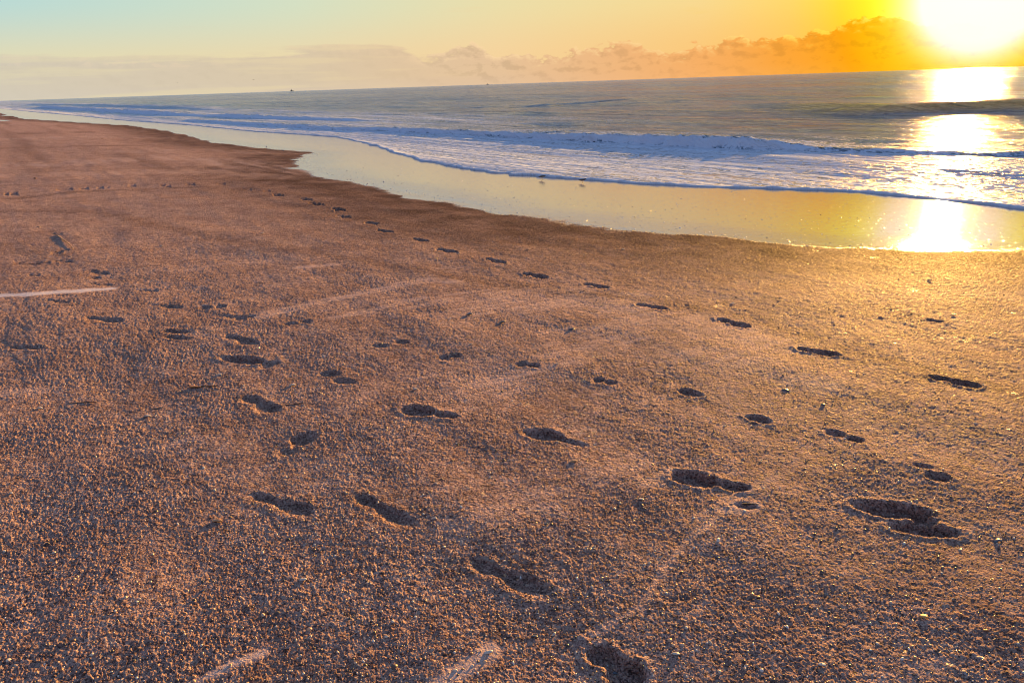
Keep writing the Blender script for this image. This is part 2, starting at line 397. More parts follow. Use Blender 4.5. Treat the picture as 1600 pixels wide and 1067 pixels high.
# ------------------------------------------------------------------ footprints: (heel x,y, toe x,y in photo px, width m, depth m, kind)
PRINTS = [
    # the long trail near the water
    (1453, 590, 1530, 606, .095, .030, 'shoe'), (1244, 544, 1311, 556, .092, .032, 'shoe'), (1122, 499, 1173, 512, .085, .026, 'shoe'),
    (994, 476, 1042, 484, .088, .028, 'shoe'), (912, 443, 950, 451, .088, .024, 'shoe'), (818, 426, 854, 433, .09, .026, 'shoe'),
    (759, 404, 788, 411, .09, .022, 'shoe'), (682, 390, 712, 395, .09, .024, 'shoe'), (646, 374, 668, 379, .09, .02, 'shoe'),
    (589, 361, 612, 365, .09, .02, 'shoe'), (571, 348, 590, 351, .10, .02, 'shoe'), (527, 337, 545, 340, .10, .02, 'shoe'), (519, 325, 537, 330, .11, .024, 'shoe'),
    (484, 318, 503, 321, .11, .022, 'shoe'), (469, 311, 484, 314, .11, .02, 'shoe'), (425, 304, 440, 307, .12, .02, 'shoe'), (409, 298, 421, 300, .12, .018, 'shoe'),
    (378, 296, 392, 298, .12, .015, 'shoe'), (335, 287, 352, 288, .12, .015, 'shoe'), (283, 288, 303, 289, .12, .015, 'shoe'), (252, 290, 266, 291, .12, .015, 'shoe'),
    (203, 290, 214, 291, .14, .015, 'shoe'), (152, 294, 174, 292, .14, .02, 'shoe'), (125, 295, 137, 294, .14, .024, 'shoe'), (88, 297, 113, 295, .14, .024, 'shoe'), (5, 303, 28, 302, .14, .018, 'shoe'),
    # second trail: half prints
    (1290, 672, 1352, 692, .085, .022, 'pair'), (1167, 648, 1206, 658, .085, .022, 'toe'), (1060, 606, 1093, 617, .095, .022, 'toe'),
    (925, 592, 962, 599, .09, .018, 'pair'), (805, 568, 842, 573, .085, .018, 'pair'), (683, 560, 720, 554, .10, .016, 'pair'), (576, 541, 606, 540, .08, .009, 'toe'),
    (616, 534, 638, 536, .08, .010, 'toe'), (441, 507, 461, 505, .08, .014, 'toe'), (471, 504, 489, 501, .08, .012, 'toe'),
    (1427, 727, 1460, 734, .05, .014, 'toe'), (1447, 743, 1486, 752, .075, .022, 'toe'), (1446, 499, 1474, 503, .07, .013, 'toe'),
    # third trail: deep print with a separate heel
    (1336, 790, 1452, 803, .13, .042, 'toe'), (1392, 822, 1490, 831, .10, .034, 'toe'), (1420, 806, 1466, 822, .07, .026, 'toe'), (1048, 741, 1124, 755, .145, .034, 'toe'), (1121, 755, 1168, 763, .075, .024, 'toe'),
    (820, 673, 878, 683, .125, .026, 'toe'), (866, 683, 912, 694, .06, .012, 'toe'), (626, 638, 680, 646, .13, .026, 'toe'), (674, 645, 712, 651, .08, .018, 'toe'),
    (497, 582, 530, 584, .09, .014, 'toe'), (520, 592, 554, 598, .08, .012, 'toe'), (346, 558, 410, 564, .13, .028, 'toe'), (404, 574, 432, 562, .09, .012, 'toe'),
    # nearest trail, bare soles
    (925, 1010, 1002, 1075, .115, .034, 'shoe'), (728, 875, 856, 930, .100, .030, 'foot'), (556, 776, 640, 822, .095, .024, 'foot'), (380, 770, 494, 808, .095, .022, 'foot'),
    (436, 712, 488, 676, .12, .030, 'foot'), (384, 618, 430, 645, .125, .026, 'foot'), (350, 524, 398, 538, .125, .026, 'foot'), (335, 492, 384, 499, .12, .016, 'foot'),
    (312, 481, 330, 480, .10, .012, 'toe'), (336, 480, 354, 478, .10, .012, 'toe'), (365, 498, 402, 492, .08, .012, 'toe'), (252, 517, 296, 519, .08, .016, 'toe'), (254, 526, 300, 530, .07, .014, 'toe'),
    (230, 476, 284, 481, .10, .02, 'foot'), (213, 453, 246, 455, .13, .018, 'foot'), (134, 441, 172, 444, .10, .016, 'foot'), (138, 421, 164, 427, .14, .018, 'foot'), (140, 431, 156, 432, .07, .012, 'toe'),
    (128, 498, 188, 503, .13, .026, 'foot'), (70, 468, 104, 474, .10, .014, 'foot'), (84, 407, 108, 410, .12, .016, 'foot'), (82, 395, 92, 396, .12, .014, 'toe'), (78, 366, 94, 368, .12, .016, 'foot'),
    (40, 381, 58, 384, .12, .014, 'foot'), (76, 392, 98, 394, .10, .012, 'foot'), (14, 543, 72, 545, .07, .008, 'toe'), (20, 412, 80, 410, .05, .008, 'toe'), (44, 428, 62, 429, .07, .010, 'toe'),
    (1150, 790, 1188, 792, .05, .012, 'toe'),
]

# pale streaks of fine drained sand: polylines in photo px, half-width in metres, strength
STREAKS = [
    ([(-60, 470), (0, 462), (60, 459), (120, 454), (170, 450)], .075, 1.75, .3),
    ([(410, 492), (480, 475), (560, 458), (620, 445), (672, 436), (710, 440)], .10, .75, .6),
    ([(520, 497), (600, 480), (660, 465)], .06, .6, .6), ([(470, 418), (520, 414)], .07, .8, .5), ([(290, 420), (360, 410), (430, 407)], .06, .45, .6),
    ([(300, 470), (400, 450), (500, 436)], .05, .3, .6),
    ([(660, 480), (800, 470), (960, 478), (1080, 500), (1180, 530)], .42, .62, .95), ([(760, 600), (860, 560), (960, 520), (1040, 500)], .26, .6, .95),
    ([(860, 520), (1000, 530), (1150, 560), (1280, 600)], .30, .5, .95), ([(700, 460), (850, 450), (1000, 462)], .14, .6, .95),
    ([(-40, 262), (100, 256), (260, 246), (400, 258), (470, 268)], 1.3, .62, .98), ([(0, 275), (150, 272), (330, 268), (440, 276)], .8, .5, .98), ([(200, 237), (330, 234), (440, 240)], 1.0, .45, .98),
    ([(0, 218), (120, 214), (260, 216)], 1.2, .45, .98), ([(0, 195), (90, 194)], .9, .45, .9),
    ([(240, 1110), (310, 1066), (360, 1040), (412, 1020)], .028, 1.4, .9), ([(640, 1110), (700, 1062), (740, 1035), (768, 1014)], .035, 1.25, .95),
    ([(930, 990), (1000, 950), (1030, 900), (1070, 850), (1130, 800)], .022, .5, .9), ([(1130, 800), (1180, 790)], .04, .8, .7), ([(1095, 806), (1220, 740)], .03, .4, .8),
    ([(0, 615), (50, 611)], .09, .7, .7), ([(640, 590), (760, 560), (800, 575)], .13, .35, .8), ([(540, 640), (600, 600)], .08, .3, .8),
    ([(700, 830), (800, 790), (900, 770), (1000, 720)], .12, .35, .8), ([(1280, 640), (1330, 640), (1400, 690)], .16, .3, .9),
    ([(130, 720), (200, 700), (330, 690)], .10, .3, .8), ([(1380, 1067), (1460, 1040)], .06, .4, .8), ([(0, 1000), (80, 960)], .05, .25, .8),
    ([(940, 610), (1080, 640), (1160, 680)], .12, .3, .8), ([(1010, 760), (1050, 735)], .05, .5, .8), ([(300, 700), (420, 745), (520, 730)], .16, .25, .9),
]
# darker, coarser lines left by old wash limits
DARKS = [
    ([(0, 330), (150, 330), (340, 372), (440, 388), (600, 412), (760, 440), (900, 456), (1040, 475), (1180, 500), (1300, 540), (1420, 575), (1600, 620)], .22, .38, .95),
    ([(0, 210), (120, 207), (220, 206)], .5, .6, .8), ([(0, 232), (180, 228), (380, 226), (500, 234)], .5, .5, .8), ([(20, 310), (120, 300), (320, 292)], .22, .5, .9),
    ([(560, 300), (700, 330), (900, 365), (1200, 395), (1600, 410)], .5, .45, .9), ([(0, 385), (100, 400)], .3, .3, .9),
]

def seg_dist(X, Y, pts):
    best = np.full(X.shape, 1e9, np.float32)
    for (x1, y1), (x2, y2) in zip(pts[:-1], pts[1:]):
        dx_, dy_ = x2 - x1, y2 - y1; L = dx_ * dx_ + dy_ * dy_ + 1e-9
        t = np.clip(((X - x1) * dx_ + (Y - y1) * dy_) / L, 0, 1)
        best = np.minimum(best, np.hypot(X - x1 - t * dx_, Y - y1 - t * dy_))
    return best

def wetness(U, S):
    edge = ip(WETC, U)
    d_ = S - edge + fbm(U * .55, S * .55, 91, 3) * .30 + fbm(U * 4, S * 4, 95, 3) * .09
    w0 = .62 * sstep(-0.42, 0.14, d_) + .38 * sstep(.1, 2.3, d_)
    for (x1, y1, x2, y2, hw) in ((-60, 183, 90, 180, 1.4), (-60, 190, 70, 188, 1.0)):
        a = to_us(*unproject(x1, y1)[:2]); c = to_us(*unproject(x2, y2)[:2])
        w0 = np.maximum(w0, (1 - sstep(hw * .1, hw, seg_dist(U, S, [a, c]))) * 0.62)
    return w0

def build_sand():
    a1 = np.arange(-45.0, 47.0, 0.052)
    a2 = np.concatenate([47 + np.cumsum(np.linspace(.1, 8, 60)), []]); a2 = a2[a2 < 312]
    A = np.radians(np.concatenate([a1, a2, np.arange(a2[-1] + 6, 314.9, 2.0) if a2[-1] + 6 < 314 else []]))
    near = np.linspace(0.05, 1.38, 130)
    phi = np.radians(np.arange(47.2, 0.9, -0.060)); mid_ = CAM_H / np.tan(phi)
    far = np.geomspace(mid_[-1] * 1.03, 4000, 60)
    Rr = np.concatenate([near, mid_[mid_ > 1.39], far])
    X = Rr[:, None] * np.sin(A)[None, :]; Y = Rr[:, None] * np.cos(A)[None, :]
    U, S = to_us(X, Y)
    Z = base_z(U, S)
    # gentle relief of the beach
    fade = 1 / (1 + (Rr[:, None] / 60) ** 2)
    edge = ip(WETC, U)
    wet = wetness(U, S)
    dry = 1 - sstep(-0.1, 0.45, S - edge)
    Z = Z + fbm(X * .35, Y * .35, 5, 3) * 0.016 * fade * dry + fbm(U * .8, S * 2.2, 15, 3) * 0.006 * fade * dry
    pale = np.zeros(X.shape, np.float32); tone = np.zeros(X.shape, np.float32)
    wob = fbm(X * 6, Y * 6, 31, 3) ; wob2 = fbm(X * 1.5, Y * 1.5, 35, 3)
    sm = np.zeros(X.shape, np.float32)
    gz = np.radians
    streak_noise = fbm(U * 17, S * 1.3, 41, 4) * .55 + .5
    streak_far = fbm(U * .12, S * 3.2, 43, 4) * .6 + .5
    tone += np.clip(fbm(U * .06, S * .9, 47, 4) * .45, 0, .45) * sstep(7, 16, Rr)[:, None] * dry
    for lst, dst in ((STREAKS, 'p'), (DARKS, 'd')):
        for pts, hw, k, soft_ in lst:
            P2 = [unproject(*q)[:2] for q in pts]
            d = seg_dist(X, Y, P2) + wob * hw * .35 + wob2 * hw * .3
            f = (1 - sstep(hw * (1 - soft_), hw * 1.25, d)) * k
            if dst == 'p': pale = np.maximum(pale, f * (np.clip(1.35 * (streak_noise if pts[0][1] > 285 else streak_far), .12, 1.1) if hw > .08 else .85))
            else: tone = np.maximum(tone, f)
    damp = sstep(-4.6, -.5, S - edge) * (.85 + .3 * wob2)
    tone = np.maximum(tone, damp * dry)
    pale = np.clip(pale, 0, 1.5) * dry
    # crumbs of coarse sand
    cf = np.clip(1 - pale * .85, 0.08, 1) * dry
    patch = .8 + .45 * fbm(X * 2.1, Y * 2.1, 61, 3)
    N = len(near)
    gfade = np.clip((10 - Rr) / 4, 0, 1)[:, None]
    rows = np.where(Rr < 10)[0]; rs = slice(rows[0], rows[-1] + 1)
    xs, ys = X[rs], Y[rs]
    wx = xs + vnoise(xs * 60, ys * 60, 71) * .004; wy = ys + vnoise(xs * 60, ys * 60, 72) * .004
    c = crumbs(wx / .0066, wy / .0066, 1) * .0036 + crumbs(wx / .0042 + 9.3, wy / .0042, 2) * .0022 + crumbs(wx / .017, wy / .017, 3) * .0009
    c = c + fbm(xs / .035, ys / .035, 81, 3) * .0014
    Z[rs] += 1.1 * (c - .004) * (cf * patch * gfade)[rs]
    rows = np.where((Rr > 2.5) & (Rr < 20))[0]; rs = slice(rows[0], rows[-1] + 1)
    xs, ys = X[rs], Y[rs]
    k2 = (sstep(3, 6.5, Rr) * (1 - sstep(8, 14, Rr)))[:, None] * (.45 + .55 * sstep(-.3, .35, A))[None, :]
    Z[rs] += (crumbs(xs / .034 + vnoise(xs * 20, ys * 20, 73) * .4, ys / .034, 4) * .0062 + crumbs(xs / .07, ys / .07, 5) * .0028 - .0035) * (cf * k2)[rs]
    # footprints
    azs = A
    for (x1, y1, x2, y2, wd, dp, kind) in PRINTS:
        if y1 < 345: dp *= 1.7 if y1 > 300 else 1.2; wd *= 1.35 if y1 > 300 else 1.1
        if kind == 'shoe' and y1 >= 345 and y1 < 700: dp *= 1.5; wd *= 1.25
        h = Vector(unproject(x1, y1)[:2]); t = Vector(unproject(x2, y2)[:2])
        L = (t - h).length
        c_ = (h + t) / 2; ax = (t - h).normalized()
        L = min(max(L, .09), .34)
        rr = c_.length; aa = math.atan2(c_.x, c_.y); reach = L * .5 + .22
        ri = np.where(abs(Rr - rr) < reach)[0]; ci = np.where(abs(azs - aa) < reach / rr)[0]
        if len(ri) == 0 or len(ci) == 0: continue
        sl = (slice(ri[0], ri[-1] + 1), slice(ci[0], ci[-1] + 1))
        xx = X[sl] - c_.x; yy = Y[sl] - c_.y
        wv = vnoise(X[sl] * 60, Y[sl] * 60, 7) * .007 + vnoise(X[sl] * 14, Y[sl] * 14, 8) * .013
        a = (xx * ax.x + yy * ax.y) / (L / 2); b_ = (-xx * ax.y + yy * ax.x)
        W2 = wd / 2
        def ell(a0, ra, rb, b0=0.0):
            return (1 - np.sqrt(((a - a0) / ra) ** 2 + ((b_ - b0) / rb) ** 2)) * min(ra * L / 2, rb)
        if kind == 'toe': sdv = ell(0, 1.0, W2)
        elif kind == 'pair': sdv = np.maximum(ell(-.5, .48, W2), ell(.52, .46, W2 * .85))
        else:
            sdv = np.maximum(np.maximum(ell(-.60, .42, W2 * .74), ell(.42, .60, W2)), ell(-.08, .72, W2 * .52, .10 * W2))
        sdv = sdv + wv * .8
        bowl = kind == 'foot' or rr < 3.2
        side = sstep(-.05, .03, (xx * SUN.x + yy * SUN.y))          # wall opposite the sun shaped into a long slope to catch its light
        wall = np.where(kind == 'foot', .046 + (.013 - .046) * side, (.028 + (.010 - .028) * side) if rr < 5 else .009)
        inn = sstep(-.003, wall, sdv)
        floor_n = 1 + .22 * vnoise(X[sl] * 22, Y[sl] * 22, 9)
        rim = np.exp(-((sdv + .014) / .013) ** 2) * ((.05 if kind == 'foot' else .12) * dp)
        rim = rim * (1 + .8 * vnoise(X[sl] * 30, Y[sl] * 30, 10))
        if kind == 'foot': dp *= .40
        Z[sl] += -dp * inn * floor_n * (1.0 + .22 * np.clip(a, -1, 1)) + rim * (1 - inn)
        tone[sl] = np.maximum(tone[sl], inn * .30)  # darker print floors: packed damp sand with shade painted into the colour
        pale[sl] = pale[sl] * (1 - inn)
    global GA, GR, GZ
    GA, GR, GZ = A, Rr, Z
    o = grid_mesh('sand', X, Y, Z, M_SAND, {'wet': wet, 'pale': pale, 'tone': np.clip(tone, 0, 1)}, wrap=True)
    tag(o, 'coarse brown beach sand with footprints and a wet mirror band', None, None, 'structure')
    return o
SAND = build_sand()

# ------------------------------------------------------------------ sea
# waves: foot line in photo px with crest height in m; widths of the front face and the back in m
WAVES = [
    (curve_us([(1900, 262, .30), (1700, 246, .12), (1598, 240, .10), (1500, 239, .09), (1400, 238, .12), (1326, 236, .10), (1270, 234, .12), (1228, 233, .20), (1168, 232, .36), (1110, 229, .42), (1070, 227, .46), (1040, 226, .38), (986, 223, .33),
               (900, 219, .28), (834, 216, .25), (760, 212, .20), (699, 209, .22), (620, 206, .18), (530, 203, .16), (450, 199, .16), (380, 195, .14), (300, 190, .12)], SEA_Z), 0.42, 2.6, 1),
    (curve_us([(1900, 190, .8), (1700, 180, .85), (1598, 173, .85), (1500, 173, .8), (1420, 175, .7), (1346, 177, .60), (1300, 176, .62), (1228, 172, .48), (1149, 169, .26), (1060, 167, .08), (1000, 165, .04), (900, 163, .04), (700, 160, .0)], SEA_Z), 3.4, 6.0, 0),
    (curve_us([(1100, 163, .0), (1040, 160, .12), (970, 159, .10), (900, 165, .08), (870, 166, .16), (800, 167, .16), (730, 168, .1), (690, 170, .10), (620, 169, .12), (550, 169, .08), (500, 168, .1), (400, 165, .2)], SEA_Z), 3.6, 6.0, 0),
    (curve_us([(620, 192, .0), (520, 190, .16), (420, 186, .26), (350, 184, .34), (300, 182, .16), (240, 180, .34), (190, 177, .42), (120, 173, .5), (60, 169, .5)], SEA_Z), 0.9, 3.0, 1),
    (curve_us([(330, 175, .0), (250, 172, .45), (200, 170, .5), (140, 168, .6), (90, 166, .8), (40, 165, .8)], SEA_Z), 1.6, 5.0, 2),
]
def build_sea():
    uA = np.sinh(np.arange(math.asinh(-26 / 12), math.asinh(300 / 12), .0021)) * 12
    uB = np.geomspace(302, 40000, 420)
    u = np.concatenate([[-400, -150, -70, -40], uA, uB])
    dl = [0, .004, .01, .02, .033, .048, .065, .085, .11, .14, .17, .2]
    s = 9.3
    while s < 70: 
        s += .00032 * s * s + .004; dl.append(s - 9.3 + .2)
    g_ = dl[-1]; step = dl[-1] - dl[-2]
    while g_ < 60000: step *= 1.026; g_ += step; dl.append(g_)
    d = np.array(dl)
    edge = ip(SWA, u)
    edge = edge + fbm(u * .9, u * 0 + 3.3, 3, 4) * .10 * (1 + np.maximum(u - 12, 0) * .02) - abs(vnoise(u * 1.3, u * 0 + 1.1, 4)) * (.16 + .5 * np.exp(-((u - 15.5) / 4) ** 2)) - abs(vnoise(u * 5, u * 0 + 1.1, 5)) * .05
    U = np.repeat(u[None, :], len(d), 0); S = edge[None, :] + d[:, None]
    Dd = np.repeat(d[:, None], len(u), 1)
    sand = base_z(U, S)
    W_ = .075
    lip_h = (.042 + .026 * vnoise(U * .8, U * 0 + 5, 12) + .022 * vnoise(U * 4, U * 0 + 8, 13) + .010 * vnoise(U * 14, U * 0 + 8, 14))
    prof = np.sqrt(np.clip(1 - (1 - np.clip(Dd / W_, 0, 1)) ** 2, 0, 1))
    thick = prof * (.018 + (lip_h - .018) * np.exp(-np.maximum(Dd - W_, 0) / .22))
    flo = sand - .012 * (Dd < .001) + thick
    lvl = SEA_Z
    kk = .02
    Z = np.maximum(flo, lvl) + kk * np.log1p(np.exp(-abs(flo - lvl) / kk)) * (Dd > .3)
    off = np.zeros(U.shape)
    foam = np.zeros(U.shape, np.float32); silt_glow = np.zeros(U.shape, np.float32)
    # long low swell and chop
    grow = sstep(1.5, 14, Dd)
    sp_u = np.gradient(u)[None, :]; sp_d = np.gradient(d)[:, None]; sp = np.maximum(sp_u, sp_d)
    for lam, amp_, sd_ in ((120, .5, 20), (46, .34, 21), (19, .24, 22), (8, .13, 23), (3.4, .075, 24), (1.5, .032, 25), (.6, .009, 26)):
        k_ = np.clip(2.0 - sp * 2.4 / lam, 0, 1)
        nz = vnoise(U / (lam * 2.6) + S / (lam * 5), S / lam, sd_)
        Z += (amp_ * nz * k_ * (sstep(10, 55, Dd) if lam > 15 else grow if lam > 2 else sstep(.3, 5, Dd))).astype(float)
    # swash sheet wrinkles
    Z += (fbm(U * 2.4, S * 4.5, 33, 4) * .010 * sstep(.15, .6, Dd) * (1 - sstep(6, 9, Dd)))
    for wi, (c, wf_, wb_, kind) in enumerate(WAVES):
        s0 = ip(c, u); hh = ip(c, u, 2); out = (u < c[0, 0]) | (u > c[-1, 0] * 1.05)
        hh = np.where(out, 0, hh)
        s0 = s0 + fbm(u * .35, u * 0 + wi, 51 + wi, 3) * (.75 if kind == 1 else .2)
        hh = hh * (1 + (.18 * fbm(u * .8, u * 0 + 7, 61 + wi, 3) if kind else .15 * vnoise(u * .15, u * 0, 61)) + (.22 * np.maximum(vnoise(u * 2.4, u * 0 + 2, 64), 0) if kind else 0))
        sc_ = np.maximum(1, np.sqrt(u.clip(1) / 40))
        q = (S - s0[None, :]) / (wf_ * sc_[None, :]); qb = (S - s0[None, :] - wf_ * sc_[None, :]) / (wb_ * sc_[None, :])
        front = np.clip(q, 0, 1); pf = front * front * (3 - 2 * front) if kind != 1 else front ** 1.5 * (2.2 - 1.2 * front)
        pr = np.where(q < 1, pf, np.exp(-np.maximum(qb, 0) ** 1.3))
        pr = np.where(q < 0, 0, pr)
        pre = np.exp(-(np.minimum(q, 0) * (wf_ / 1.2)) ** 2) * (q < 0)
        hr = hh[None, :] * (.9 if kind == 1 else .72)
        Z += hr * pr - .08 * hr * pre
        if kind == 1:
            lump = fbm(U * 1.6, S * 2.2, 71, 4)
            Z += hr * .28 * lump * np.exp(-((q - .8) / .9) ** 2)
            off += -hr * .35 * np.exp(-((q - 1.0) / .45) ** 2)
            foam = np.maximum(foam, 1.15 * np.exp(-((q - .55) / .75) ** 2) * np.clip((hr - .02) / .10, 0, 1))
            foam = np.maximum(foam, .62 * np.exp(-np.maximum(qb, 0) ** 2 / .8) * (q > .5) * np.clip(hr / .15, 0, 1))
        elif kind == 2:
            foam = np.maximum(foam, 1.0 * np.exp(-((q - .8) / .6) ** 2) * sstep(.0, .35, vnoise(U * .10, U * 0, 99)) * np.clip(hr / .3, 0, 1))
        else:
            silt_glow = np.maximum(silt_glow, np.clip(hr / .5, 0, 1) * np.exp(-((q - .6) / .8) ** 2) * sstep(75, 25, U))
    s1 = ip(WAVES[0][0], u)[None, :]
    insh = sstep(.6, -.2, (S - s1))                     # shoreward of the breaker
    foam = np.maximum(foam, insh * (.80 + .10 * fbm(U * .25, S * .5, 81, 3)) * sstep(-30, 4, U + 0 * S))
    rightthin = sstep(17.0, 5, U)
    foam = foam - .10 * rightthin * insh
    foam = np.maximum(foam, (Dd < .35) * (1.35 - Dd * 1.3))
    # surf zone far along the beach
    far = sstep(22, 60, U) * (1 - sstep(14 + U * .03, 26 + U * .07, Dd))
    foam = np.maximum(foam, far * (.60 + .25 * fbm(U * .05, S * .35, 83, 3)))
    # spent foam behind the breaker
    beh = sstep(0, .5, S - s1 - .6) * (1 - sstep(2, 9, S - s1))
    foam = np.maximum(foam, beh * (.38 + .35 * fbm(U * .22, S * .8, 85, 3)))
    thin = (1 - sstep(3, 6, Dd)) * 1.0
    X, Y = to_xy(U, S + off)
    o = grid_mesh('sea', X, Y, Z, M_SEA, {'foam': np.clip(foam, 0, 1.4), 'silt_glow': silt_glow, 'thin': thin}, flip=True)
    tag(o, 'grey blue sea with a foaming breaker and white wash running up the sand', None, None, 'structure')
    return o
SEA = build_sea()

# ------------------------------------------------------------------ things on the sand
def ground(x, y):
    i = int(np.clip(np.searchsorted(GR, math.hypot(x, y)), 1, len(GR) - 1)); j = int(np.clip(np.searchsorted(GA, math.atan2(x, y)), 1, len(GA) - 1))
    return float(GZ[i - 1:i + 1, j - 1:j + 1].mean())
M_WHITE = plain('shell_white', (0.72, 0.68, 0.62), 0.35, 90, (0.50, 0.44, 0.38))
M_TAN = plain('shell_tan', (0.60, 0.34, 0.17), 0.45, 90, (0.40, 0.20, 0.10))
M_SLATE = plain('shell_slate', (0.10, 0.13, 0.18), 0.35, 80, (0.05, 0.06, 0.08))
M_ORANGE = plain('reed_orange', (0.62, 0.27, 0.08), 0.5, 60, (0.30, 0.13, 0.05))
M_STRAW = plain('straw', (0.70, 0.45, 0.18), 0.5, 60, (0.50, 0.28, 0.10))
M_WOOD = plain('dark_wood', (0.07, 0.045, 0.032), 0.75, 70, (0.03, 0.02, 0.015))

def bivalve(name, ln, mat, rnd):
    """domed half shell with ribs and a thick edge"""
    vs, fs = [], []; na, nr = 22, 6
    for side, off in ((1, 0.0), (-1, -ln * .05)):
        for i in range(nr):
            q = i / (nr - 1)
            for j in range(na):
                a = 2 * math.pi * j / na
                rx = .5 * (1 + .10 * math.cos(2 * a)); ry = .38 * (1 + .12 * math.sin(a))
                rib = 1 + .03 * math.cos(a * 9) * q
                z = .20 * math.sqrt(max(0, 1 - q * q)) + .012 * math.cos(a * 9) * q
                vs.append((ln * rx * q * rib * math.cos(a), ln * ry * q * rib * math.sin(a) - ln * .10 * (1 - q), ln * z * (1 + .1 * math.sin(3 * a + rnd)) + (off if q < 1 else off * .6)))
    for k in (0, 1):
        b0 = k * nr * na
        for i in range(nr - 1):
            for j in range(na):
                q4 = (b0 + i * na + j, b0 + (i + 1) * na + j, b0 + (i + 1) * na + (j + 1) % na, b0 + i * na + (j + 1) % na)
                fs.append(q4 if k == 0 else q4[::-1])
    e0 = (nr - 1) * na; e1 = nr * na + e0
    for j in range(na): fs.append((e0 + j, e1 + j, e1 + (j + 1) % na, e0 + (j + 1) % na))
    return mesh_obj(name, vs, fs, mat)
def chip(name, ln, mat, rnd, thick=.16, narrow=.55):
    """broken curved fragment with an irregular outline"""
    rr_ = random.Random(rnd); n = 11
    out = [(math.cos(2 * math.pi * k / n) * ln * .5 * rr_.uniform(.72, 1.1), math.sin(2 * math.pi * k / n) * ln * .5 * narrow * rr_.uniform(.7, 1.1)) for k in range(n)]
    vs, fs = [], []
    for z0, sc in ((0.0, .82), (thick * ln * .35, 1.0), (thick * ln * .8, .9), (thick * ln, .55)):
        for (x, y) in out: vs.append((x * sc, y * sc, z0 + .5 * ln * thick * (1 - (x / ln * 2) ** 2) - ln * .03))
    for i in range(3):
        for j in range(n): fs.append((i * n + j, i * n + (j + 1) % n, (i + 1) * n + (j + 1) % n, (i + 1) * n + j))
    fs.append(tuple(range(3 * n, 4 * n))); fs.append(tuple(reversed(range(n))))
    return mesh_obj(name, vs, fs, mat)
def stalk(name, ln, rad, mat, rnd, bend=.06, flat=1.0, parent=None):
    rr_ = random.Random(rnd); n, k = 14, 7; vs, fs = [], []
    ph = rr_.uniform(0, 6)
    for i in range(n):
        q = i / (n - 1); x = (q - .5) * ln
        y = bend * ln * math.sin(q * 3.1 + ph); r_ = rad * (1 - .55 * q) * (1 + .25 * math.sin(i * 2.3 + ph)) * (.45 if i in (0, n - 1) else 1)
        for j in range(k):
            a = 2 * math.pi * j / k
            vs.append((x, y + r_ * math.cos(a), rad * .7 + r_ * flat * math.sin(a) + .12 * rad * math.sin(i + ph)))
    for i in range(n - 1):
        for j in range(k): fs.append((i * k + j, (i + 1) * k + j, (i + 1) * k + (j + 1) % k, i * k + (j + 1) % k))
    fs.append(tuple(range(k))[::-1]); fs.append(tuple(range((n - 1) * k, n * k)))
    return mesh_obj(name, vs, [f[::-1] for f in fs], mat, parent)
def put(o, px, py, rz, tilt=0.0, lift=0.0):
    x, y, _ = unproject(px, py); o.location = (x, y, ground(x, y) + lift); o.rotation_euler = (tilt, tilt * .6, rz)
    return o
G_SH = 'shells and shell chips scattered on the sand'
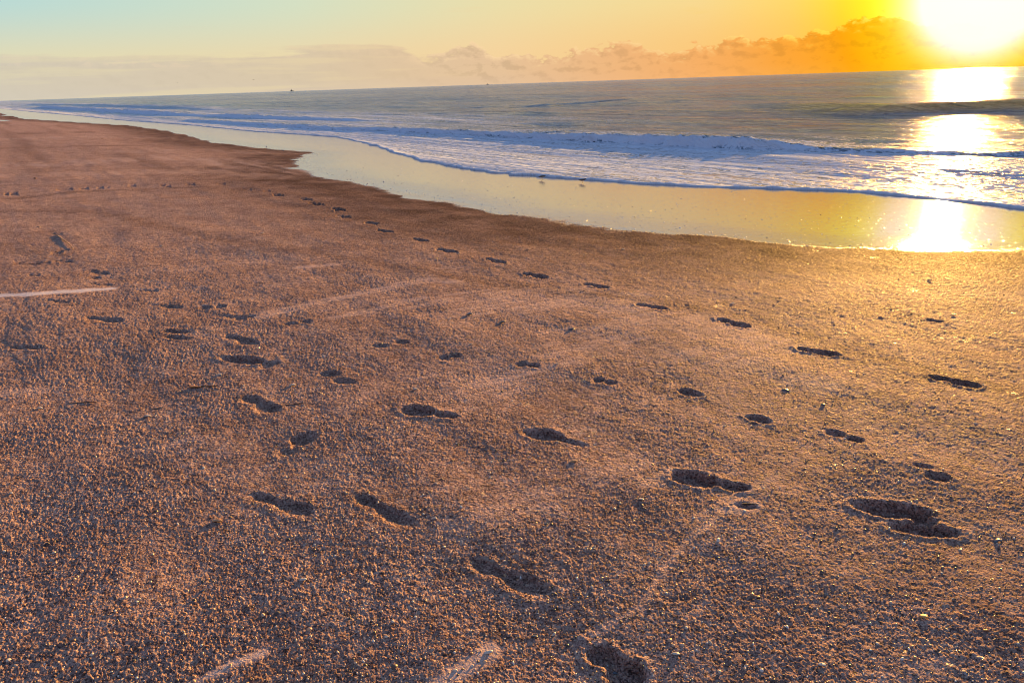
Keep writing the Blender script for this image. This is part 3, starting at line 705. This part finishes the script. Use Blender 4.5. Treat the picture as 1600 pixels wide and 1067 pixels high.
SHELLS = [  # x, y, width in px, kind, material, label
    (474, 908, 11, 'shell', M_WHITE, 'smooth white shell lying alone below the two side by side footprints'),
    (763, 1020, 13, 'shell', M_WHITE, 'white shell at the upper tip of the pale streak near the bottom edge'),
    (547, 743, 7, 'chip', M_WHITE, 'white chip just above the curved footprint left of the centre'),
    (681, 757, 6, 'chip', M_WHITE, 'small white chip right of and above the curved footprint'),
    (1002, 783, 11, 'chip', M_WHITE, 'pale pink chip left of the deep heel print, on a pale streak'),
    (1056, 1023, 11, 'shell', M_WHITE, 'white shell right of the cut off footprint at the bottom edge'),
    (961, 1036, 8, 'chip', M_SLATE, 'blue grey chip lying inside the cut off footprint at the bottom edge'),
    (835, 994, 12, 'chip', M_SLATE, 'blue grey chip between the biggest footprint and the cut off one'),
    (853, 822, 9, 'chip', M_SLATE, 'slate grey chip standing above the biggest footprint'),
    (896, 722, 11, 'shell', M_TAN, 'tan shell below the double print near the centre'),
    (1558, 846, 12, 'chip', M_SLATE, 'dark shell with pale rim right of the large double print'),
    (1501, 858, 7, 'chip', M_WHITE, 'white chip just below the large double print on the right'),
    (1183, 932, 9, 'shell', M_TAN, 'cream shell alone on open sand in the lower right'),
    (1284, 1040, 12, 'chip', M_WHITE, 'jagged white chip near the bottom edge, in the lower right'),
    (1443, 965, 14, 'chip', M_STRAW, 'curled yellow chip with a dark shadow, in the lower right corner'),
    (1539, 987, 7, 'chip', M_ORANGE, 'orange chip nearest the lower right corner'),
    (1160, 876, 8, 'chip', M_STRAW, 'small straw yellow chip below the short dark stick'),
    (343, 584, 7, 'shell', M_WHITE, 'round white shell just above the orange reed'),
    (457, 601, 12, 'chip', M_WHITE, 'thin white chip between the orange reed and the double print'),
    (62, 637, 9, 'chip', M_WHITE, 'thin white chip left of the long dark twig'),
    (229, 648, 11, 'chip', M_WHITE, 'long white chip right of and below the long dark twig'),
    (410, 366, 6, 'chip', M_WHITE, 'white chip far off on the upper left sand, near the long trail'),
    (267, 373, 4, 'chip', M_WHITE, 'upper one of two white chips above the short sand streaks'),
    (251, 384, 6, 'chip', M_WHITE, 'lower one of two white chips above the short sand streaks'),
    (60, 355, 5, 'chip', M_WHITE, 'white chip beside the farthest bare footprints on the left'),
    (316, 924, 8, 'shell', M_SLATE, 'dark blue shell with an orange side in the lower left'),
    (340, 815, 16, 'chip', M_TAN, 'tan curled chip beside the shallow long footprint on the left'),
    (17, 770, 7, 'chip', M_WHITE, 'white chip close to the left edge of the sand'),
    (76, 775, 7, 'chip', M_WHITE, 'white chip in the lower left, second from the left edge'),
    (893, 516, 9, 'shell', M_SLATE, 'grey shell on the broad pale patch of sand'),
    (785, 505, 12, 'chip', M_SLATE, 'dark sliver on the left part of the broad pale patch'),
    (734, 493, 12, 'chip', M_SLATE, 'blue grey shell piece on the ridge of the pale patch'),
    (736, 540, 6, 'chip', M_WHITE, 'white chip above the small split footprint'),
    (649, 608, 8, 'chip', M_WHITE, 'white chip above the deep print with a separate heel'),
    (870, 570, 7, 'chip', M_WHITE, 'white chip right of the second split footprint'),
    (1227, 609, 11, 'shell', M_SLATE, 'slate shell alone between two rows of dark prints'),
    (1286, 633, 9, 'chip', M_SLATE, 'grey chip above the split print on the right'),
    (1132, 664, 7, 'chip', M_WHITE, 'pale chip left of the short oval print'),
    (1145, 475, 9, 'chip', M_WHITE, 'pale chip above the long shoe trail at centre right'),
    (1490, 493, 8, 'chip', M_WHITE, 'bright chip in the golden glitter near the right edge'),
    (1452, 439, 7, 'chip', M_WHITE, 'bright chip in the golden glitter just below the wet sand'),
    (974, 390, 5, 'chip', M_WHITE, 'white chip on the brown sand above the long shoe trail'),
    (825, 391, 5, 'chip', M_WHITE, 'white chip above the middle of the long shoe trail'),
    (20, 218, 5, 'chip', M_WHITE, 'white chip on the far sand at the left edge'),
    (55, 280, 10, 'chip', M_TAN, 'tan chip on the far sand above the faint line of prints'),
    (443, 237, 6, 'chip', M_SLATE, 'dark chip at the tip of the sand spit by the wet sand'),
    (160, 218, 6, 'chip', M_TAN, 'pale tan chip on the far dark band of sand'),
]
for k, (px, py, wpx, kind, mt, lab) in enumerate(SHELLS):
    x, y, _ = unproject(px, py); dist = Vector((x, y, CAM_H)).length
    ln = max(.008, min(.09, wpx / FPX * dist))
    o = bivalve('shell', ln, mt, k) if kind == 'shell' else chip('shell_fragment', ln, mt, k)
    put(o, px, py, random.uniform(-.5, .5), random.uniform(-.35, .1), ln * .04)
    tag(o, lab, 'shell' if kind == 'shell' else 'shell chip', G_SH)

# reed with a broken orange end, twigs and a straw
rd = bpy.data.objects.new('reed', None); COL.objects.link(rd); rd.empty_display_size = .05
tag(rd, 'broken reed with a bright orange end lying on the sand', 'reed')
put(rd, 320, 603, .14, 0, .002)
stalk('stem', .15, .0045, M_WOOD, 3, .05, 1, rd)
e_ = stalk('split_end', .06, .0085, M_ORANGE, 4, .08, .6, rd); e_.location = (-.05, -.004, .002)
TW = [(128, 628, .15, .004, .02, M_WOOD, 'twig', 'long dark twig half buried in the sand on the left'),
      (1173, 787, .066, .0045, .02, M_WOOD, 'stick', 'short dark stick just right of the heel print'),
      ((90, 368), (114, 391), 0, .006, 0, M_STRAW, 'straw', 'thin pale straw beside the farthest bare footprints'),
      (455, 632, .10, .003, .1, M_WOOD, 'twig', 'thin dark twig right of the bare footprint'),
      (245, 635, .06, .003, .3, M_WOOD, 'twig', 'short dark twig right of the long dark twig'),
      (50, 412, .18, .005, .12, M_WOOD, 'twig', 'dark twig lying near the left edge above the pale streak')]
for k, (px, py, ln, rad, rz, mt, nm, lab) in enumerate(TW):
    if isinstance(px, tuple):
        a = Vector(unproject(*px)[:2]); c = Vector(unproject(*py)[:2]); ln = (c - a).length; rz = math.atan2(c.y - a.y, c.x - a.x)
        o = stalk(nm, ln, rad, mt, 20 + k, .015); mx, my = (a + c) / 2
        o.location = (mx, my, ground(mx, my) + .004); o.rotation_euler = (0, 0, rz); tag(o, lab, nm); continue
    o = stalk(nm, ln, rad, mt, 20 + k); put(o, px, py, rz, 0, -.001); tag(o, lab, nm)

# ------------------------------------------------------------------ sanderlings at the edge of the wash
def loft(name, rings, mat, parent=None, k=14):
    vs, fs = [], []
    for (x, y, z, ry, rz) in rings:
        for j in range(k):
            a = 2 * math.pi * j / k; vs.append((x, y + ry * math.cos(a), z + rz * math.sin(a)))
    n = len(rings)
    for i in range(n - 1):
        for j in range(k): fs.append((i * k + j, i * k + (j + 1) % k, (i + 1) * k + (j + 1) % k, (i + 1) * k + j))
    fs.append(tuple(range(k))); fs.append(tuple(reversed(range((n - 1) * k, n * k))))
    return mesh_obj(name, vs, fs, mat, parent)
def bird_mat():
    mt, t, b = new_mat('plumage'); tx = t.n.new('ShaderNodeTexCoord')
    z = t.m('ADD', t.sep(tx.outputs['Object'])[2], t.m('MULTIPLY', t.noise(tx.outputs['Object'], 60, 3), .012))
    t.put(b.inputs['Base Color'], t.mix(t.map(z, .076, .086), (.70, .68, .66), (.055, .05, .05))); b.inputs['Roughness'].default_value = .7
    return mt
M_BIRD = bird_mat(); M_BLACK = plain('bill_black', (.02, .02, .02), .4); M_WING = plain('wing_grey', (.05, .045, .045), .7, 80, (.12, .11, .11))
def limb(name, pts, rads, mat, parent, k=6):
    vs, fs = [], []
    for i, p_ in enumerate(pts):
        p_ = Vector(p_); d = (Vector(pts[min(i + 1, len(pts) - 1)]) - Vector(pts[max(i - 1, 0)])).normalized()
        a_ = d.cross(Vector((0, 1, 0))); a_ = a_.normalized() if a_.length > .01 else Vector((1, 0, 0)); b_ = d.cross(a_)
        for j in range(k):
            an = 2 * math.pi * j / k; vs.append(p_ + (a_ * math.cos(an) + b_ * math.sin(an)) * rads[i])
    for i in range(len(pts) - 1):
        for j in range(k): fs.append((i * k + j, (i + 1) * k + j, (i + 1) * k + (j + 1) % k, i * k + (j + 1) % k))
    fs.append(tuple(range(k))); fs.append(tuple(range((len(pts) - 1) * k, len(pts) * k)))
    return mesh_obj(name, vs, fs, mat, parent)
def sanderling(px, py, rz, stride, head_dn, lab):
    r_ = bpy.data.objects.new('sanderling', None); COL.objects.link(r_); r_.empty_display_size = .05
    tag(r_, lab, 'bird', 'sanderlings feeding at the edge of the wash')
    hz_ = -.018 * head_dn
    loft('body', [(-.092, 0, .072, .004, .003), (-.075, 0, .073, .012, .008), (-.05, 0, .075, .021, .019), (-.02, 0, .077, .029, .028), (.012, 0, .080, .030, .030), (.036, 0, .086, .025, .026),
                  (.054, 0, .095 + hz_ * .4, .018, .021), (.066, 0, .105 + hz_ * .8, .0155, .0175), (.079, 0, .110 + hz_, .0165, .0165), (.090, 0, .109 + hz_, .012, .012), (.098, 0, .107 + hz_, .004, .004)], M_BIRD, r_)
    limb('bill', [(.094, 0, .107 + hz_), (.110, 0, .102 + hz_), (.124, 0, .093 + hz_ * 1.3)], [.0038, .0026, .001], M_BLACK, r_)
    for sy in (-1, 1):
        loft('wing', [(-.098, sy * .010, .080, .002, .002), (-.06, sy * .021, .083, .004, .011), (-.02, sy * .028, .088, .005, .017), (.015, sy * .029, .090, .005, .014), (.035, sy * .024, .092, .002, .005)], M_WING, r_, 8)
        loft('eye', [(.0815, sy * .0145, .113 + hz_, .0004, .0004), (.084, sy * .0148, .113 + hz_, .002, .0025), (.0865, sy * .0142, .113 + hz_, .0004, .0004)], M_BLACK, r_, 6)
        f = stride * sy
        limb('leg', [(.0, sy * .011, .060), (-.006 + f * .5, sy * .011, .036), (.004 + f, sy * .011, .006), (.022 + f, sy * .011, .003)], [.0042, .0024, .0021, .0014], M_BLACK, r_)
    x, y, _ = unproject(px, py); r_.location = (x, y, ground(x, y) - .001); r_.rotation_euler = (0, 0, rz); r_.scale = (.85, .85, .85)
    return r_
sanderling(847, 281, R(8), .012, 1.0, 'small dark backed wader with legs apart, left of the pair at the foam edge')
sanderling(910, 286, R(-12), .002, .3, 'small dark backed wader with legs together, right of the pair at the foam edge')

# ------------------------------------------------------------------ gulls far off, ships on the horizon
def gull(px, py, dist, span, rz, lab):
    g = bpy.data.objects.new('gull', None); COL.objects.link(g); tag(g, lab, 'bird')
    loft('body', [(-.22 * span, 0, 0, .005, .005), (-.12 * span, 0, 0, .03 * span, .03 * span), (.0, 0, 0, .05 * span, .05 * span), (.12 * span, 0, .005, .035 * span, .035 * span), (.18 * span, 0, .01, .02 * span, .02 * span), (.22 * span, 0, 0, .004, .004)], M_WING, g, 8)
    for sy in (-1, 1):
        vs = []; sec = [(0, 0, .16), (.22, .10, .15), (.5, .04, .04)]
        for (q, zz, c_) in sec:
            for (a, b2) in ((c_ * .5, 0), (0, .012), (-c_ * .5, 0), (0, -.006)): vs.append((a * span, sy * q * span, (zz + b2) * span))
        fs = [(i * 4 + j, i * 4 + (j + 1) % 4, (i + 1) * 4 + (j + 1) % 4, (i + 1) * 4 + j) for i in range(2) for j in range(4)] + [(0, 1, 2, 3), (8, 9, 10, 11)]
        mesh_obj('wing', vs, fs, M_WING, g)
    g.location = Vector((0, 0, CAM_H)) + ray(px, py) * dist; g.rotation_euler = (0, .1, rz)
gull(396, 125, 330, 1.1, 1.2, 'tiny dark gull flying in front of the cloud bank, the right one of two')
gull(277, 130, 420, 1.0, .9, 'tiny dark gull flying low over the sea, the left one of two')
M_HULL = plain('hull_dark', (.12, .10, .10), .6, .2, (.16, .12, .11)); M_HOUSE = plain('ship_house', (.30, .27, .25), .6, .3, (.22, .2, .19))
def ship(px, py, dist, ln, ht, lab):
    d = ray(px, py); k = dist / math.hypot(d.x, d.y); g = bpy.data.objects.new('ship', None); COL.objects.link(g); tag(g, lab, 'ship')
    g.location = (d.x * k, d.y * k, SEA_Z); g.rotation_euler = (0, 0, .25)
    prof = [(-.5, .10, 0), (-.48, .13, .3), (-.2, .14, .26), (.2, .14, .26), (.42, .08, .32), (.5, .01, .40)]; vs, fs = [], []
    for (x, hw, t_) in prof:
        for (yy, zz) in ((-hw, t_), (-hw * .8, -.05), (hw * .8, -.05), (hw, t_)): vs.append((x * ln, yy * ln, zz * ht))
    for i in range(len(prof) - 1):
        for j in range(4): fs.append((i * 4 + j, i * 4 + (j + 1) % 4, (i + 1) * 4 + (j + 1) % 4, (i + 1) * 4 + j))
    fs += [(0, 1, 2, 3), tuple(range(20, 24))]
    mesh_obj('hull', vs, fs, M_HULL, g, False)
    def block(name, x0, x1, hw, z0, z1, mt):
        v = [(x * ln, y * ln, z * ht) for z, c in ((z0, 1), (z1, .85)) for (x, y) in ((x0, -hw * c), (x1, -hw * c), (x1, hw * c), (x0, hw * c))]
        mesh_obj(name, v, [(0, 3, 2, 1), (4, 5, 6, 7), (0, 1, 5, 4), (1, 2, 6, 5), (2, 3, 7, 6), (3, 0, 4, 7)], mt, g, False)
    block('wheelhouse', -.25, .12, .10, .262, .62, M_HOUSE); block('funnel', -.18, -.10, .03, .623, .80, M_HULL); block('mast', .0, .025, .012, .623, 1.0, M_HULL)
ship(456, 143, 6500, 26, 20, 'small fishing ship on the horizon under the left cloud bank')
ship(762, 133.5, 9000, 30, 14, 'very faint ship on the horizon at the middle of the cloud bank')

# ------------------------------------------------------------------ uncountable small stuff
def scatter(name, pts, sizes, tints, mat, label, n=6, hgt=.5, seed=1):
    N_ = len(pts); g = np.random.default_rng(seed); k = n
    ang = np.linspace(0, 2 * np.pi, k, endpoint=False)
    rad = sizes[:, None] * g.uniform(.55, 1.1, (N_, k)); rot = g.uniform(0, 6.28, N_)
    st = g.uniform(.45, 1, N_)
    lx = rad * np.cos(ang); ly = rad * np.sin(ang) * st[:, None]
    X = pts[:, 0:1] + lx * np.cos(rot)[:, None] - ly * np.sin(rot)[:, None]; Y = pts[:, 1:2] + lx * np.sin(rot)[:, None] + ly * np.cos(rot)[:, None]
    tl = g.uniform(-.4, .4, (N_, 2))
    Zb = pts[:, 2:3] - sizes[:, None] * .3 + 0 * X
    Zt = pts[:, 2:3] + sizes[:, None] * hgt * .6 + (X - pts[:, 0:1]) * tl[:, :1] + (Y - pts[:, 1:2]) * tl[:, 1:]
    apex = np.stack([pts[:, 0], pts[:, 1], pts[:, 2] + sizes * hgt], -1)[:, None, :]
    V = np.concatenate([np.stack([X, Y, Zb], -1), np.stack([X * .8 + pts[:, 0:1] * .2, Y * .8 + pts[:, 1:2] * .2, Zt], -1), apex], 1)
    per = 2 * k + 1; base = (np.arange(N_) * per)[:, None]
    q = np.arange(k); q2 = (q + 1) % k
    quads = np.stack([base + q, base + q2, base + k + q2, base + k + q], -1).reshape(-1, 4)
    tris = np.stack([base + k + q, base + k + q2, base + 2 * k + 0 * q], -1).reshape(-1, 3)
    me = bpy.data.meshes.new(name); V = V.reshape(-1, 3).astype(np.float32)
    me.vertices.add(len(V)); me.vertices.foreach_set('co', V.ravel())
    li = np.concatenate([quads.ravel(), tris.ravel()]).astype(np.int32); ls = np.concatenate([np.arange(0, quads.size, 4), quads.size + np.arange(0, tris.size, 3)]).astype(np.int32)
    me.loops.add(len(li)); me.loops.foreach_set('vertex_index', li); me.polygons.add(len(ls)); me.polygons.foreach_set('loop_start', ls)
    me.update(calc_edges=True)
    a = me.attributes.new('tint', 'FLOAT', 'POINT'); a.data.foreach_set('value', np.repeat(tints, per).astype(np.float32))
    me.materials.append(mat); o = bpy.data.objects.new(name, me); COL.objects.link(o)
    tag(o, label, None, None, 'stuff'); return o
def ground_many(x, y):
    i = np.clip(np.searchsorted(GR, np.hypot(x, y)), 0, len(GR) - 1); j = np.clip(np.searchsorted(GA, np.arctan2(x, y)), 0, len(GA) - 1)
    return GZ[i, j]
def grit():
    n = 26000; r_ = 1.2 * np.exp(rng.uniform(0, math.log(11 / 1.2), n)); a = np.radians(rng.uniform(-48, 50, n))
    x, y = r_ * np.sin(a), r_ * np.cos(a); U, S = to_us(x, y); k = S < ip(WETC, U) + .1
    x, y, r_ = x[k], y[k], r_[k]; z = ground_many(x, y)
    sz = rng.gamma(2.2, .0011, len(x)) + .0013
    mt, t, b = new_mat('shell_grit')
    t.put(b.inputs['Base Color'], t.ramp(t.attr('tint'), [(0, (.04, .035, .04)), (.25, (.10, .07, .06)), (.45, (.38, .17, .09)), (.7, (.62, .36, .20)), (.88, (.70, .60, .50)), (1, (.78, .76, .74))]))
    b.inputs['Roughness'].default_value = .4
    scatter('shell_grit', np.stack([x, y, z], -1), sz, rng.uniform(0, 1, len(x)), mt, 'coarse shell grit strewn over the sand', 6, .55)
grit()
def bubbles():
    n = 5200; u = rng.uniform(1.5, 30, n); s0 = ip(WETC, u); s1 = ip(SWA, u); q = rng.beta(1.0, 1.5, n); s_ = s0 - .15 + (s1 - s0) * q
    m1 = rng.uniform(-.25, .35, 1500); u1 = rng.uniform(1.5, 34, 1500); u = np.concatenate([u, u1]); s_ = np.concatenate([s_, ip(WETC, u1) + m1])
    x, y = to_xy(u, s_); z = ground_many(x, y); sz = (rng.gamma(2.0, .0027, len(x)) + .004) * (1 + .012 * u)
    mt, t, b = new_mat('froth'); t.put(b.inputs['Base Color'], t.ramp(t.attr('tint'), [(0, (.22, .18, .17)), (.5, (.42, .38, .36)), (.75, (.72, .73, .78)), (1, (.8, .82, .85))])); b.inputs['Roughness'].default_value = .3
    scatter('foam_bubbles', np.stack([x, y, z], -1), sz, rng.uniform(0, 1, len(x)), mt, 'specks of froth and shell left on the wet sand', 6, .16, 5)
bubbles()
